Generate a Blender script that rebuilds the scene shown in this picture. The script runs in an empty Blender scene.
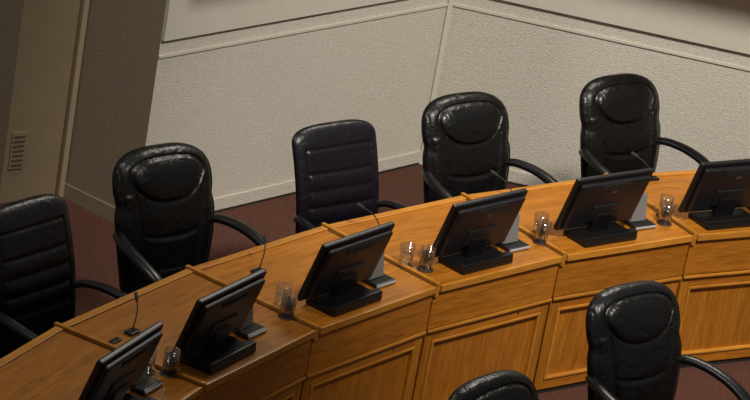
import bpy, bmesh, math
from mathutils import Matrix, Vector
pi=math.pi
sc=bpy.context.scene
try: sc.view_settings.view_transform='Standard'
except Exception: pass
# ------------------------------------------------ layout (metres)
XC,YC,R=6.2431,8.2524,7.5762      # centre and front radius of the curved desk
PH0,DL=2.6978,0.1189              # angle of joint 0, angle per desk section
TOP=0.80; DEP=0.765
def pol(k,dr):
    a=PH0-k*DL
    return XC+(R+dr)*math.cos(a), YC+(R+dr)*math.sin(a), a-pi/2
# ------------------------------------------------ materials
def newmat(name):
    m=bpy.data.materials.new(name); m.use_nodes=True
    nt=m.node_tree; b=nt.nodes['Principled BSDF']; return m,nt,b
def plain(name,col,rough=.5,spec=.5,metal=0,noise=0,nscale=60,bump=0,bscale=200,coat=0,dist=.01):
    m,nt,b=newmat(name)
    b.inputs['Base Color'].default_value=(*col,1); b.inputs['Roughness'].default_value=rough
    b.inputs['Metallic'].default_value=metal; b.inputs['Specular IOR Level'].default_value=spec
    b.inputs['Coat Weight'].default_value=coat
    tc=nt.nodes.new('ShaderNodeTexCoord')
    if noise:
        n=nt.nodes.new('ShaderNodeTexNoise'); n.inputs['Scale'].default_value=nscale; n.inputs['Detail'].default_value=4
        nt.links.new(tc.outputs['Object'],n.inputs['Vector'])
        mp=nt.nodes.new('ShaderNodeMapRange'); mp.inputs[1].default_value=.3; mp.inputs[2].default_value=.7
        mp.inputs[3].default_value=1-noise; mp.inputs[4].default_value=1+noise
        nt.links.new(n.outputs['Fac'],mp.inputs[0])
        mx=nt.nodes.new('ShaderNodeVectorMath'); mx.operation='SCALE'; mx.inputs[0].default_value=col
        nt.links.new(mp.outputs[0],mx.inputs['Scale']); nt.links.new(mx.outputs[0],b.inputs['Base Color'])
    if bump:
        n=nt.nodes.new('ShaderNodeTexNoise'); n.inputs['Scale'].default_value=bscale; n.inputs['Detail'].default_value=3
        n.inputs['Distortion'].default_value=.8 if bscale<60 else 0
        nt.links.new(tc.outputs['Object'],n.inputs['Vector'])
        bp=nt.nodes.new('ShaderNodeBump'); bp.inputs['Strength'].default_value=bump; bp.inputs['Distance'].default_value=dist
        nt.links.new(n.outputs['Fac'],bp.inputs['Height']); nt.links.new(bp.outputs[0],b.inputs['Normal'])
    return m
def wood(name,sc3,c1,c2,rough=.35):
    m,nt,b=newmat(name)
    tc=nt.nodes.new('ShaderNodeTexCoord'); oi=nt.nodes.new('ShaderNodeObjectInfo')
    ad=nt.nodes.new('ShaderNodeVectorMath'); ad.operation='ADD'
    ml=nt.nodes.new('ShaderNodeMath'); ml.operation='MULTIPLY'; ml.inputs[1].default_value=37.
    nt.links.new(oi.outputs['Random'],ml.inputs[0]); nt.links.new(tc.outputs['Object'],ad.inputs[0]); nt.links.new(ml.outputs[0],ad.inputs[1])
    mp=nt.nodes.new('ShaderNodeMapping'); mp.inputs['Scale'].default_value=sc3
    nt.links.new(ad.outputs[0],mp.inputs[0])
    n=nt.nodes.new('ShaderNodeTexNoise'); n.inputs['Scale'].default_value=1.; n.inputs['Detail'].default_value=6; n.inputs['Roughness'].default_value=.65; n.inputs['Distortion'].default_value=.6
    nt.links.new(mp.outputs[0],n.inputs['Vector'])
    mp2=nt.nodes.new('ShaderNodeMapping'); mp2.inputs['Scale'].default_value=[s*5 for s in sc3]
    nt.links.new(ad.outputs[0],mp2.inputs[0])
    n2=nt.nodes.new('ShaderNodeTexNoise'); n2.inputs['Scale'].default_value=1.; n2.inputs['Detail'].default_value=4
    nt.links.new(mp2.outputs[0],n2.inputs['Vector'])
    mix=nt.nodes.new('ShaderNodeMath'); mix.operation='MULTIPLY_ADD'; mix.inputs[1].default_value=.45
    h=nt.nodes.new('ShaderNodeMath'); h.operation='MULTIPLY'; h.inputs[1].default_value=.6
    nt.links.new(n.outputs['Fac'],h.inputs[0]); nt.links.new(n2.outputs['Fac'],mix.inputs[0]); nt.links.new(h.outputs[0],mix.inputs[2])
    cr=nt.nodes.new('ShaderNodeValToRGB'); e=cr.color_ramp.elements
    e[0].position=.36; e[0].color=(*c1,1); e[1].position=.68; e[1].color=(*c2,1)
    nt.links.new(mix.outputs[0],cr.inputs[0])
    mr=nt.nodes.new('ShaderNodeMapRange'); mr.inputs[3].default_value=.88; mr.inputs[4].default_value=1.1
    nt.links.new(oi.outputs['Random'],mr.inputs[0])
    vs=nt.nodes.new('ShaderNodeVectorMath'); vs.operation='SCALE'
    nt.links.new(cr.outputs[0],vs.inputs[0]); nt.links.new(mr.outputs[0],vs.inputs['Scale']); nt.links.new(vs.outputs[0],b.inputs['Base Color'])
    b.inputs['Roughness'].default_value=rough
    b.inputs['Coat Weight'].default_value=.25; b.inputs['Coat Roughness'].default_value=.22
    bp=nt.nodes.new('ShaderNodeBump'); bp.inputs['Strength'].default_value=.08; bp.inputs['Distance'].default_value=.003
    nt.links.new(n2.outputs['Fac'],bp.inputs['Height']); nt.links.new(bp.outputs[0],b.inputs['Normal'])
    return m
C1=(.29,.092,.007); C2=(.58,.222,.021)
M_top=wood('oak_top',(2.2,30,30),C1,C2,.34)
M_face=wood('oak_face',(30,30,2.2),C1,C2,.38)
M_edge=wood('oak_edge',(2.2,30,30),(.40,.15,.015),(.66,.29,.040),.35)
M_gap=plain('dark_gap',(.03,.014,.006),.8)
M_leather=plain('black_leather',(.005,.005,.0055),.33,.45,bump=.5,bscale=16,noise=.2,nscale=20,dist=.014)
M_leather2=plain('black_leather_ribbed',(.006,.005,.010),.35,.45,bump=.35,bscale=20,dist=.012)
M_arm=plain('black_armrest',(.005,.005,.006),.32,.45)
M_plas=plain('black_plastic',(.007,.007,.008),.36,.45,bump=.05,bscale=400)
M_plas2=plain('charcoal_plastic',(.011,.011,.013),.42,.45)
M_screen=plain('screen_glass',(.01,.01,.012),.12,.5)
M_logo=plain('emblem',(.05,.05,.055),.4)
M_grey=plain('grey_plastic',(.20,.20,.20),.45)
M_lgrey=plain('light_grey_plastic',(.38,.38,.38),.45)
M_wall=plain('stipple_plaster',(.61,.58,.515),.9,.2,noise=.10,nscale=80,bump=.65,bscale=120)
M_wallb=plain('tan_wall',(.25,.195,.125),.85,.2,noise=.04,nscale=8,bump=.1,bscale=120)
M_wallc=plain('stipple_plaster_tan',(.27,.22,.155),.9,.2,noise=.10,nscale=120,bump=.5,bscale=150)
M_trim=plain('wall_trim_paint',(.61,.58,.51),.7,.3,noise=.03)
M_post=plain('post_paint',(.35,.28,.185),.7,.3,noise=.03)
M_dark=plain('dark_rubber',(.02,.018,.016),.7)
M_vent=plain('vent_dark',(.08,.06,.04),.7)
M_carpet=plain('carpet',(.105,.047,.034),.95,.1,noise=.28,nscale=60,bump=.6,bscale=160)
M_metal=plain('chrome',(.5,.5,.5),.3,.5,1)
M_coaster=plain('coaster_brown',(.05,.025,.015),.5)
def clear(name,tint,lo=.05,hi=.7):
    m=bpy.data.materials.new(name); m.use_nodes=True; nt=m.node_tree; nt.nodes.clear()
    o=nt.nodes.new('ShaderNodeOutputMaterial'); mx=nt.nodes.new('ShaderNodeMixShader')
    t=nt.nodes.new('ShaderNodeBsdfTransparent'); t.inputs[0].default_value=(*tint,1)
    g=nt.nodes.new('ShaderNodeBsdfGlossy'); g.inputs[0].default_value=(1,1,1,1); g.inputs['Roughness'].default_value=.08
    lw=nt.nodes.new('ShaderNodeLayerWeight'); lw.inputs['Blend'].default_value=.3
    mr=nt.nodes.new('ShaderNodeMapRange'); mr.inputs[3].default_value=lo; mr.inputs[4].default_value=hi
    nt.links.new(lw.outputs['Facing'],mr.inputs[0]); nt.links.new(mr.outputs[0],mx.inputs[0])
    nt.links.new(t.outputs[0],mx.inputs[1]); nt.links.new(g.outputs[0],mx.inputs[2]); nt.links.new(mx.outputs[0],o.inputs[0])
    return m
M_glass=clear('clear_glass',(.95,.96,.95)); M_water=clear('water',(.88,.89,.87),.04,.4)
M_amber=plain('dark_tea',(.022,.008,.004),.15)
# ------------------------------------------------ helpers
def link(o,parent=None,loc=(0,0,0),rot=(0,0,0)):
    sc.collection.objects.link(o); o.location=loc; o.rotation_euler=rot
    if parent: o.parent=parent
    return o
def empty(name,loc,rz=0):
    e=bpy.data.objects.new(name,None); e.empty_display_size=.1
    return link(e,None,loc,(0,0,rz))
def from_bm(name,bm,mat,parent=None,loc=(0,0,0),rot=(0,0,0),smooth=False):
    bmesh.ops.recalc_face_normals(bm,faces=bm.faces)
    me=bpy.data.meshes.new(name); bm.to_mesh(me); bm.free(); me.materials.append(mat)
    if smooth:
        for p in me.polygons: p.use_smooth=True
    return link(bpy.data.objects.new(name,me),parent,loc,rot)
def prism(name,pts,z0,z1,mat,parent=None,bev=0,loc=(0,0,0),rot=(0,0,0),segs=2):
    bm=bmesh.new(); n=len(pts)
    lo=[bm.verts.new((x,y,z0)) for x,y in pts]; hi=[bm.verts.new((x,y,z1)) for x,y in pts]
    bm.faces.new(lo[::-1]); bm.faces.new(hi)
    for i in range(n): bm.faces.new((lo[i],lo[(i+1)%n],hi[(i+1)%n],hi[i]))
    if bev: bmesh.ops.bevel(bm,geom=list(bm.edges),offset=bev,segments=segs,affect='EDGES',profile=.6)
    return from_bm(name,bm,mat,parent,loc,rot)
def box(name,sx,sy,sz,loc,mat,parent=None,bev=0,rot=(0,0,0),segs=2):
    return prism(name,[(-sx/2,-sy/2),(sx/2,-sy/2),(sx/2,sy/2),(-sx/2,sy/2)],-sz/2,sz/2,mat,parent,bev,loc,rot,segs)
def lathe(name,prof,mat,parent=None,loc=(0,0,0),n=28,rot=(0,0,0),cap=True):
    bm=bmesh.new(); rings=[]
    for r,z in prof: rings.append([bm.verts.new((r*math.cos(2*pi*i/n),r*math.sin(2*pi*i/n),z)) for i in range(n)])
    for a,b in zip(rings,rings[1:]):
        for i in range(n): bm.faces.new((a[i],a[(i+1)%n],b[(i+1)%n],b[i]))
    if cap: bm.faces.new(rings[0][::-1]); bm.faces.new(rings[-1])
    return from_bm(name,bm,mat,parent,loc,rot,True)
def sgnp(v,e): return math.copysign(abs(v)**e,v)
def supere(name,sx,sy,sz,loc,mat,parent,e1=.35,e2=.35,rot=(0,0,0),n=40,m=20):
    bm=bmesh.new(); rows=[]
    for j in range(1,m):
        t=-pi/2+pi*j/m; rows.append([bm.verts.new((sx*sgnp(math.cos(t),e1)*sgnp(math.cos(2*pi*i/n),e2),sy*sgnp(math.cos(t),e1)*sgnp(math.sin(2*pi*i/n),e2),sz*sgnp(math.sin(t),e1))) for i in range(n)])
    for a,b in zip(rows,rows[1:]):
        for i in range(n): bm.faces.new((a[i],a[(i+1)%n],b[(i+1)%n],b[i]))
    bm.faces.new(rows[0][::-1]); bm.faces.new(rows[-1])
    return from_bm(name,bm,mat,parent,loc,rot,True)
def catmull(P,sub=6):
    out=[]; n=len(P)
    for i in range(n-1):
        p0=P[max(i-1,0)];p1=P[i];p2=P[i+1];p3=P[min(i+2,n-1)]
        for s in range(sub):
            t=s/sub
            out.append([.5*(2*b+(c-a)*t+(2*a-5*b+4*c-d)*t*t+(3*b-a-3*c+d)*t**3) for a,b,c,d in zip(p0,p1,p2,p3)])
    out.append(list(P[-1])); return out
def sweep(name,P,mat,parent=None,n=12,sub=6,loc=(0,0,0),rot=(0,0,0)):
    """P rows: x,y,z,rw,rh  (rw horizontal radius, rh the other)"""
    Q=catmull(P,sub); bm=bmesh.new(); rings=[]
    for i,q in enumerate(Q):
        a=Vector(Q[max(i-1,0)][:3]); b=Vector(Q[min(i+1,len(Q)-1)][:3]); T=(b-a).normalized()
        S=T.cross(Vector((0,0,1)))
        if S.length<.15: S=prevS-T*prevS.dot(T) if i else T.cross(Vector((0,1,0)))
        S.normalize()
        if i and S.dot(prevS)<0: S=-S
        prevS=S; U=S.cross(T).normalized(); c=Vector(q[:3])
        rings.append([bm.verts.new(c+S*q[3]*math.cos(2*pi*j/n)+U*q[4]*math.sin(2*pi*j/n)) for j in range(n)])
    for a,b in zip(rings,rings[1:]):
        for j in range(n): bm.faces.new((a[j],a[(j+1)%n],b[(j+1)%n],b[j]))
    bm.faces.new(rings[0][::-1]); bm.faces.new(rings[-1])
    return from_bm(name,bm,mat,parent,loc,rot,True)
# ------------------------------------------------ room
floor=box('floor',16,22,.1,(2,9,-.05),M_carpet)
def wall(name,a,b,mat,z0=0,z1=3.2,th=.12,off=0.):
    a=Vector(a);b=Vector(b); d=(b-a).normalized(); nrm=Vector((-d.y,d.x))  # away from room
    p=[a-nrm*off,b-nrm*off,b+nrm*th,a+nrm*th]
    return prism(name,[tuple(v) for v in p],z0,z1,mat)
L=(-2.03,14.95);A=(-1.732,15.22);B=(-1.273,14.90);C=(.235,16.70);D=(5.28,16.04);L2=(-2.95,15.59)
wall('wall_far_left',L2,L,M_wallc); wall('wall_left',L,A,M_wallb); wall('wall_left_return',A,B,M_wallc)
wall('wall_back_left',B,C,M_wall); wall('wall_back_right',C,D,M_wall)
for nm,p,q in (('left',B,C),('right',C,D)):
    wall('trim_lower_'+nm,p,q,M_trim,1.015,1.03,.05,.010)
    wall('trim_upper_'+nm,p,q,M_trim,1.12,3.2,.05,.025)
    wall('baseboard_'+nm,p,q,M_wall,.014,.085,.05,.012)
    wall('baseboard_shadow_gap_'+nm,p,q,M_dark,0,.014,.05,.014)
    wall('added_shade_soffit_'+nm,p,q,M_trim,2.02,2.2,.05,.70)  # out-of-view slab, added so its shadow darkens the upper wall
wall('baseboard_return',A,B,M_wallc,0,.085,.05,.012)
box('trim_corner_right',.03,.03,1.95,(C[0]-.003,C[1]-.02,.975),M_trim,bev=.006,rot=(0,0,.3))
box('trim_post_left',.035,.04,3.2,(A[0]-.0,A[1]-.03,1.6),M_post,bev=.008,rot=(0,0,.7))
vd=(Vector(A)-Vector(L)).normalized(); vn=Vector((vd.y,-vd.x)); vang=math.atan2(vd.y,vd.x)
vc=Vector(L)+vd*.075+vn*.006
v=empty('wall_vent',(vc.x,vc.y,.31),vang)
box('vent_frame',.09,.012,.22,(0,0,0),M_wallb,v,.003)
for i in range(7): box('slot_%d'%i,.07,.004,.010,(0,-.008,-.085+i*.028),M_vent,v)
# ------------------------------------------------ desk
desk=empty('curved_wooden_desk',(XC,YC,0))
hw0=R*math.sin(DL/2); hw1=(R+DEP)*math.sin(DL/2); y1=DEP*math.cos(DL/2)
for k in range(-3,8):
    am=PH0-(k+.5)*DL; rc=R*math.cos(DL/2)
    s=bpy.data.objects.new('section',None); s.empty_display_size=.1
    link(s,desk,(rc*math.cos(am),rc*math.sin(am),0),(0,0,am-pi/2))
    g=.003
    prism('top_slab',[(-hw0+g,.0),(hw0-g,.0),(hw1-g,y1),(-hw1+g,y1)],.765,TOP,M_top,s,.003)
    prism('divider',[(-hw0+g,-.006),(-hw0+.024,-.006),(-hw1+.024,y1+.012),(-hw1+g,y1+.012)],.74,TOP+.016,M_edge,s,.003)
    prism('divider_shadow_line',[(hw0-g-.006,-.004),(hw0-g,-.004),(hw1-g,y1),(hw1-g-.006,y1)],.76,TOP+.001,M_gap,s)
    box('rear_ledge',2*hw1-.04,.04,.010,(.014,y1-.025,TOP+.004),M_edge,s,.003)
    box('front_lip',2*hw0-.04,.014,.035,(.014,-.004,TOP-.017),M_edge,s,.003)
    box('fascia',2*hw0-.008,.02,.20,(0,.016,.664),M_top,s,.003)
    box('carcass',2*hw0-.012,.02,.76,(0,.05,.382),M_gap,s)
    W=2*hw0-.014; z0,z1=.03,.545; fw=.055
    box('rail_shadow_ledge',W,.022,.014,(0,.010,.553),M_edge,s,.003)
    for nm,x in (('stile_left',-W/2+fw/2),('stile_right',W/2-fw/2)):
        box(nm,fw,.026,z1-z0,(x,.028,(z0+z1)/2),M_face,s,.003)
    for nm,z in (('rail_bottom',z0+fw/2),('rail_top',z1-fw/2)):
        box(nm,W-2*fw,.026,fw,(0,.028,z),M_top,s,.003)
    box('panel',W-2*fw,.012,z1-z0-2*fw,(0,.036,(z0+z1)/2),M_face,s)
    pw=W-2*fw; ph=z1-z0-2*fw; mw=.014
    for nm,x in (('bead_l',-pw/2+mw/2),('bead_r',pw/2-mw/2)): box(nm,mw,.03,ph,(x,.023,(z0+z1)/2),M_edge,s,.005)
    for nm,z in (('bead_b',(z0+z1)/2-ph/2+mw/2),('bead_t',(z0+z1)/2+ph/2-mw/2)): box(nm,pw-2*mw,.03,mw,(0,.023,z),M_edge,s,.005)
    box('lock',.012,.01,.012,(pw*.28,.015,z1-fw*.5),M_metal,s,.003)
    box('plinth',2*hw0-.012,.03,.03,(0,.04,.015),M_dark,s)
    prism('pedestal',[(-hw0+.006,.06),(-hw0+.03,.06),(-hw1+.05,y1-.06),(-hw1+.026,y1-.06)],0,.765,M_face,s)
    box('rear_rim',2*hw1-.01,.02,.05,(0,y1-.012,.742),M_edge,s,.003)
# ------------------------------------------------ chairs
def ginv(x,s): return math.exp(-(x/s)**2)
def chair_back_mesh(mode):
    nu,nv=96,120; bm=bmesh.new(); F=[];Bk=[]
    for j in range(nv+1):
        t=j/nv; v=.4*t+.6*(.5-.5*math.cos(pi*t)); rf=[];rb=[]
        if mode=='exec':
            s=max(0,(v-.76)/.24); cap=max(0,1-s**3.0)**(1/2.7); s2=max(0,(.10-v)/.10); cap*=max(0,1-s2**2.5)**(1/3)
            W=.242+.060*math.sin(min(v/.62,1)*pi/2)-.008*max(0,(v-.62)/.38)-.012*ginv(v-.66,.05)
        else:
            s=max(0,(v-.88)/.12); cap=max(0,1-s**2.6)**(1/3.4); s2=max(0,(.08-v)/.08); cap*=max(0,1-s2**2.5)**(1/3)
            W=.270+.008*v
        Wv=max(W*cap,.0008)
        st=max(0,(v-.86)/.14); tc=max(0,1-st**2.6)**(1/2.4); tb_=max(0,(.12-v)/.12); tc*=max(0,1-tb_**2.4)**(1/2.4)
        z=.46+.71*v; yo=.20+.15*v-.035*math.sin(pi*v)+.03*v*v
        for i in range(nu+1):
            u=math.sin(pi/2*(2*i/nu-1)); x=u*Wv; e=max(0,1-abs(u)**4)**(1/2.2)
            d=0
            if mode=='exec':
                if v<.84: q=(abs(x)/max(.03,.218-.30*(.84-v)))**2.6+((.84-v)/.165)**2.4
                else: q=(abs(x)/.218)**2.8+((v-.84)/.115)**2.6
                if q<1: d+=.026*(1-q)**.45
                d-=.016*ginv(q-1,.11)
                if v<.74 and q>1:
                    xi=.135+.060*(v/.7); d-=.018*ginv(abs(x)-xi,.0075)
                    if abs(x)<xi:
                        d+=.010*(1-(abs(x)/xi)**2); k4=(1-(abs(x)/xi)**4)
                        d-=.015*ginv(v-.44-.02*(x/.15)**2,.013)*k4; d-=.012*ginv(v-.22,.013)*k4
                    elif abs(x)<W-.02: d+=.008*math.sin(pi*(abs(x)-xi)/max(W-.02-xi,.01))
                d-=.008*ginv(abs(x)-(W-.026),.006)
                tf,tb=.060,.055
            else:
                xi=.212; vt=.70
                d-=.013*ginv(abs(x)-xi,.006)*(1 if v<.86 else 0)
                d-=.010*ginv(v-.86,.009)*(1 if abs(x)<xi else 0)
                d-=.008*ginv(v-vt,.009)*(1 if abs(x)<xi else 0)
                if abs(x)<xi and v<vt:
                    p=(v/vt*6)%1; d+=.010*max(0,math.sin(pi*p))**.55-.006
                tf,tb=.045,.035
            rf.append(bm.verts.new((x,yo-(tf+d)*e*tc,z))); rb.append(bm.verts.new((x,yo+tb*e*tc,z)))
        F.append(rf);Bk.append(rb)
    for G,fl in ((F,0),(Bk,1)):
        for j in range(nv):
            for i in range(nu):
                q=(G[j][i],G[j][i+1],G[j+1][i+1],G[j+1][i]); bm.faces.new(q[::-1] if fl else q)
    bmesh.ops.remove_doubles(bm,verts=list(bm.verts),dist=.0004)
    bmesh.ops.recalc_face_normals(bm,faces=bm.faces)
    me=bpy.data.meshes.new('backrest_'+mode); bm.to_mesh(me); bm.free()
    for p in me.polygons: p.use_smooth=True
    me.materials.append(M_leather if mode=='exec' else M_leather2); return me
BK={m:chair_back_mesh(m) for m in ('exec','ribbed')}
def chair(k,drtop,swivel,off=(0,0),mode='exec',name='office_chair',bz=-.03):
    x,y,rz=pol(k,drtop-.36)
    e=empty(name,(x+off[0],y+off[1],0),rz+math.radians(swivel))
    link(bpy.data.objects.new('backrest',BK[mode]),e,(0,0,bz))
    ml=M_leather if mode=='exec' else M_leather2
    supere('seat_cushion',.265,.26,.06,(0,-.02,.45),ml,e,.4,.35)
    supere('seat_shell',.24,.23,.03,(0,-.0,.40),M_arm,e,.4,.35)
    for sd,nm in ((-1,'left'),(1,'right')):
        if mode=='exec':
            P=[(sd*.255,.27,.745,.026,.020),(sd*.305,.21,.775,.032,.021),(sd*.350,.09,.775,.036,.021),(sd*.365,-.05,.755,.036,.022),(sd*.358,-.17,.715,.035,.022),
               (sd*.335,-.225,.655,.031,.021),(sd*.31,-.20,.58,.026,.018),(sd*.275,-.10,.48,.026,.017),(sd*.22,-.02,.42,.024,.015),(sd*.15,.0,.40,.02,.012)]
        else:
            P=[(sd*.25,.25,.69,.020,.016),(sd*.295,.19,.725,.026,.018),(sd*.325,.06,.735,.030,.018),(sd*.33,-.10,.72,.030,.018),(sd*.325,-.19,.70,.028,.018),
               (sd*.31,-.215,.64,.022,.016),(sd*.28,-.15,.50,.02,.016),(sd*.24,-.05,.42,.02,.014),(sd*.15,.0,.40,.018,.012)]
        sweep('armrest_'+nm,P,M_arm,e,14,7)
    lathe('gas_column',[(.03,.12),(.03,.30),(.02,.30),(.02,.40)],M_dark,e)
    lathe('hub',[(.045,.075),(.05,.10),(.035,.13)],M_dark,e)
    for i in range(5):
        a=2*pi*i/5+.3; c,sn=math.cos(a),math.sin(a)
        sweep('leg_%d'%(i+1),[(.03*c,.03*sn,.11,.025,.018),(.16*c,.16*sn,.095,.022,.014),(.29*c,.29*sn,.07,.018,.012)],M_dark,e,8,4)
        lathe('caster_%d'%(i+1),[(.012,-.02),(.026,-.018),(.028,0),(.026,.018),(.012,.02)],M_dark,e,(.29*c,.29*sn,.0285),16,(pi/2,0,a))
    sweep('back_bracket',[(0,.05,.385,.04,.012),(0,.22,.40,.04,.012),(0,.26,.50,.04,.012)],M_dark,e,8,4)
    return e
chair(.36,1.31,-6,(.03,-.08),'ribbed','ribbed_office_chair')
chair(1.37,1.36,-10,(-.005,-.07))
chair(2.35,1.20,-4,(.05,-.02),'ribbed','ribbed_office_chair')
chair(3.30,1.28,0,(.065,.01))
chair(4.40,1.33,8,(.065,.03))
chair(2.19,-.77,-6,(.160,-.04))
chair(.42,-.83,-10,(.275,-.13))
# ------------------------------------------------ monitors & consoles
def monitor(k,dr,yaw=0):
    x,y,rz=pol(k,dr); e=empty('computer_monitor',(x,y,TOP),rz+math.radians(yaw))
    box('stand_base',.36,.18,.03,(0,-.02,.015),M_plas,e,.01,segs=3)
    box('stand_front_bar',.36,.045,.05,(0,-.085,.026),M_plas,e,.01,segs=3)
    box('stand_neck',.12,.04,.13,(0,.0,.08),M_plas,e,.008,rot=(.25,0,0))
    t=bpy.data.objects.new('display',None); link(t,e,(0,-.005,.198),(math.radians(17),0,0))
    box('housing',.52,.03,.33,(0,.012,0),M_plas,t,.01,segs=3)
    box('rear_shell',.47,.03,.285,(0,-.012,.0),M_plas2,t,.013,segs=3)
    box('rear_cover',.20,.016,.10,(0,-.028,-.05),M_plas2,t,.007,segs=3)
    box('screen',.48,.004,.29,(0,.028,.004),M_screen,t)
    box('emblem',.035,.002,.018,(0,-.028,.08),M_logo,t)
    for i in range(5): box('vent_%d'%i,.20,.003,.004,(0,-.028,.098+i*.008),M_dark,t)
def console(k,dr,yaw=0):
    x,y,rz=pol(k,dr); e=empty('voting_console',(x,y,TOP),rz+math.radians(yaw))
    box('base',.145,.20,.022,(0,0,.011),M_plas,e,.008)
    bm=bmesh.new()
    prof=[(-.045,.02),(.08,.02),(.08,.035),(.0,.16),(-.022,.165)]
    a=[bm.verts.new((-.062,py,pz)) for py,pz in prof]; b=[bm.verts.new((.045,py,pz)) for py,pz in prof]
    bm.faces.new(a);bm.faces.new(b[::-1])
    for i in range(5): bm.faces.new((a[i],a[(i+1)%5],b[(i+1)%5],b[i]))
    bmesh.ops.bevel(bm,geom=list(bm.edges),offset=.005,segments=2,affect='EDGES')
    from_bm('body',bm,M_grey,e)
    box('face_plate',.09,.004,.12,(-.008,.044,.10),M_plas,e,rot=(math.radians(33),0,0))
    box('front_strip',.14,.01,.012,(0,-.102,.012),M_lgrey,e,.003)
for i,k in enumerate((-.57,.33,1.39,2.44,3.40,4.33)):
    monitor(k,.13)
    console(k+.355,.22)
def tumbler(name,k,dr,liq,lh):
    x,y,_=pol(k,dr); e=empty(name,(x,y,TOP))
    lathe('coaster',[(.02,.0),(.040,.0),(.041,.003),(.04,.005),(.02,.005)],M_coaster,e)
    lathe('glass_wall',[(.0335,.0055),(.0375,.115),(.0355,.115),(.0315,.012)],M_glass,e)
    lathe('liquid',[(.029,.013),(.0305,.013),(.0305+.038*lh,.013+lh),(.01,.013+lh)],liq,e)
for k,o in ((-.57,0),(.33,1),(1.39,0),(2.44,1),(3.40,0),(4.33,0)):
    a,b=((-.40,-.335) if not o else (-.335,-.40))
    tumbler('drink_glass',k+a,.16,M_amber,.075); tumbler('water_glass',k+b,.24,M_water,.05)
def mic(k,dr,sx):
    x,y,rz=pol(k,dr); e=empty('gooseneck_microphone',(x,y,TOP),rz)
    box('base',.07,.045,.014,(0,0,.007),M_plas,e,.005)
    sweep('gooseneck',[(0,0,.012,.0035,.0035),(sx*.02,.005,.05,.003,.003),(sx*.05,.02,.09,.003,.003),(sx*.085,.05,.115,.003,.003)],M_dark,e,8,6)
    sweep('capsule',[(sx*.082,.047,.113,.005,.005),(sx*.097,.062,.123,.009,.009),(sx*.115,.080,.133,.008,.008)],M_dark,e,10,4)
for k,dr,sx in ((.22,.50,1.),(1.28,.55,1.),(2.25,.6,-1.),(3.27,.66,-1.),(4.27,.68,-1.)): mic(k,dr,sx)
for k in (.08,1.1,2.1,3.08):
    x,y,rz=pol(k,.50); box('card_reader',.07,.028,.010,(x,y,TOP+.005),M_plas,None,.003,(0,0,rz))
# ------------------------------------------------ lights / world
w=bpy.data.worlds.new('world'); sc.world=w; w.use_nodes=True
w.node_tree.nodes['Background'].inputs[0].default_value=(.85,.80,.73,1); w.node_tree.nodes['Background'].inputs[1].default_value=.14
def lamp(kind,loc,tgt,size,power,col,cone=0):
    l=bpy.data.lights.new('ceiling_light',kind); l.energy=power; l.color=col
    if kind=='AREA': l.size=size
    else: l.shadow_soft_size=size; l.spot_size=math.radians(cone); l.spot_blend=1.
    o=link(bpy.data.objects.new('ceiling_light',l),None,loc)
    o.rotation_euler=(Vector(tgt)-Vector(loc)).to_track_quat('-Z','Y').to_euler(); return o
lamp('SPOT',(3.5,9,9),(1.1,15.6,.5),.6,4700,(1,.92,.80),40)
lamp('AREA',(-2.5,12,7.5),(0,15,.5),1.0,90,(1,.93,.85))
lamp('AREA',(1.5,17.2,6.5),(.5,14.5,.8),1.2,130,(1,.92,.80))
# ------------------------------------------------ camera
th,ro,f,H=.3814,.1764,2964.47,6.406
F=Vector((0,math.cos(th),-math.sin(th)));U0=Vector((0,math.sin(th),math.cos(th)));R0=Vector((1,0,0))
r=math.cos(ro)*R0+math.sin(ro)*U0; u=-math.sin(ro)*R0+math.cos(ro)*U0
cd=bpy.data.cameras.new('camera'); cd.sensor_width=36; cd.lens=f*36/750; cd.clip_end=200
co=bpy.data.objects.new('camera',cd); sc.collection.objects.link(co)
M=Matrix(((r.x,u.x,-F.x,0),(r.y,u.y,-F.y,0),(r.z,u.z,-F.z,H),(0,0,0,1)))
co.matrix_world=M; sc.camera=co
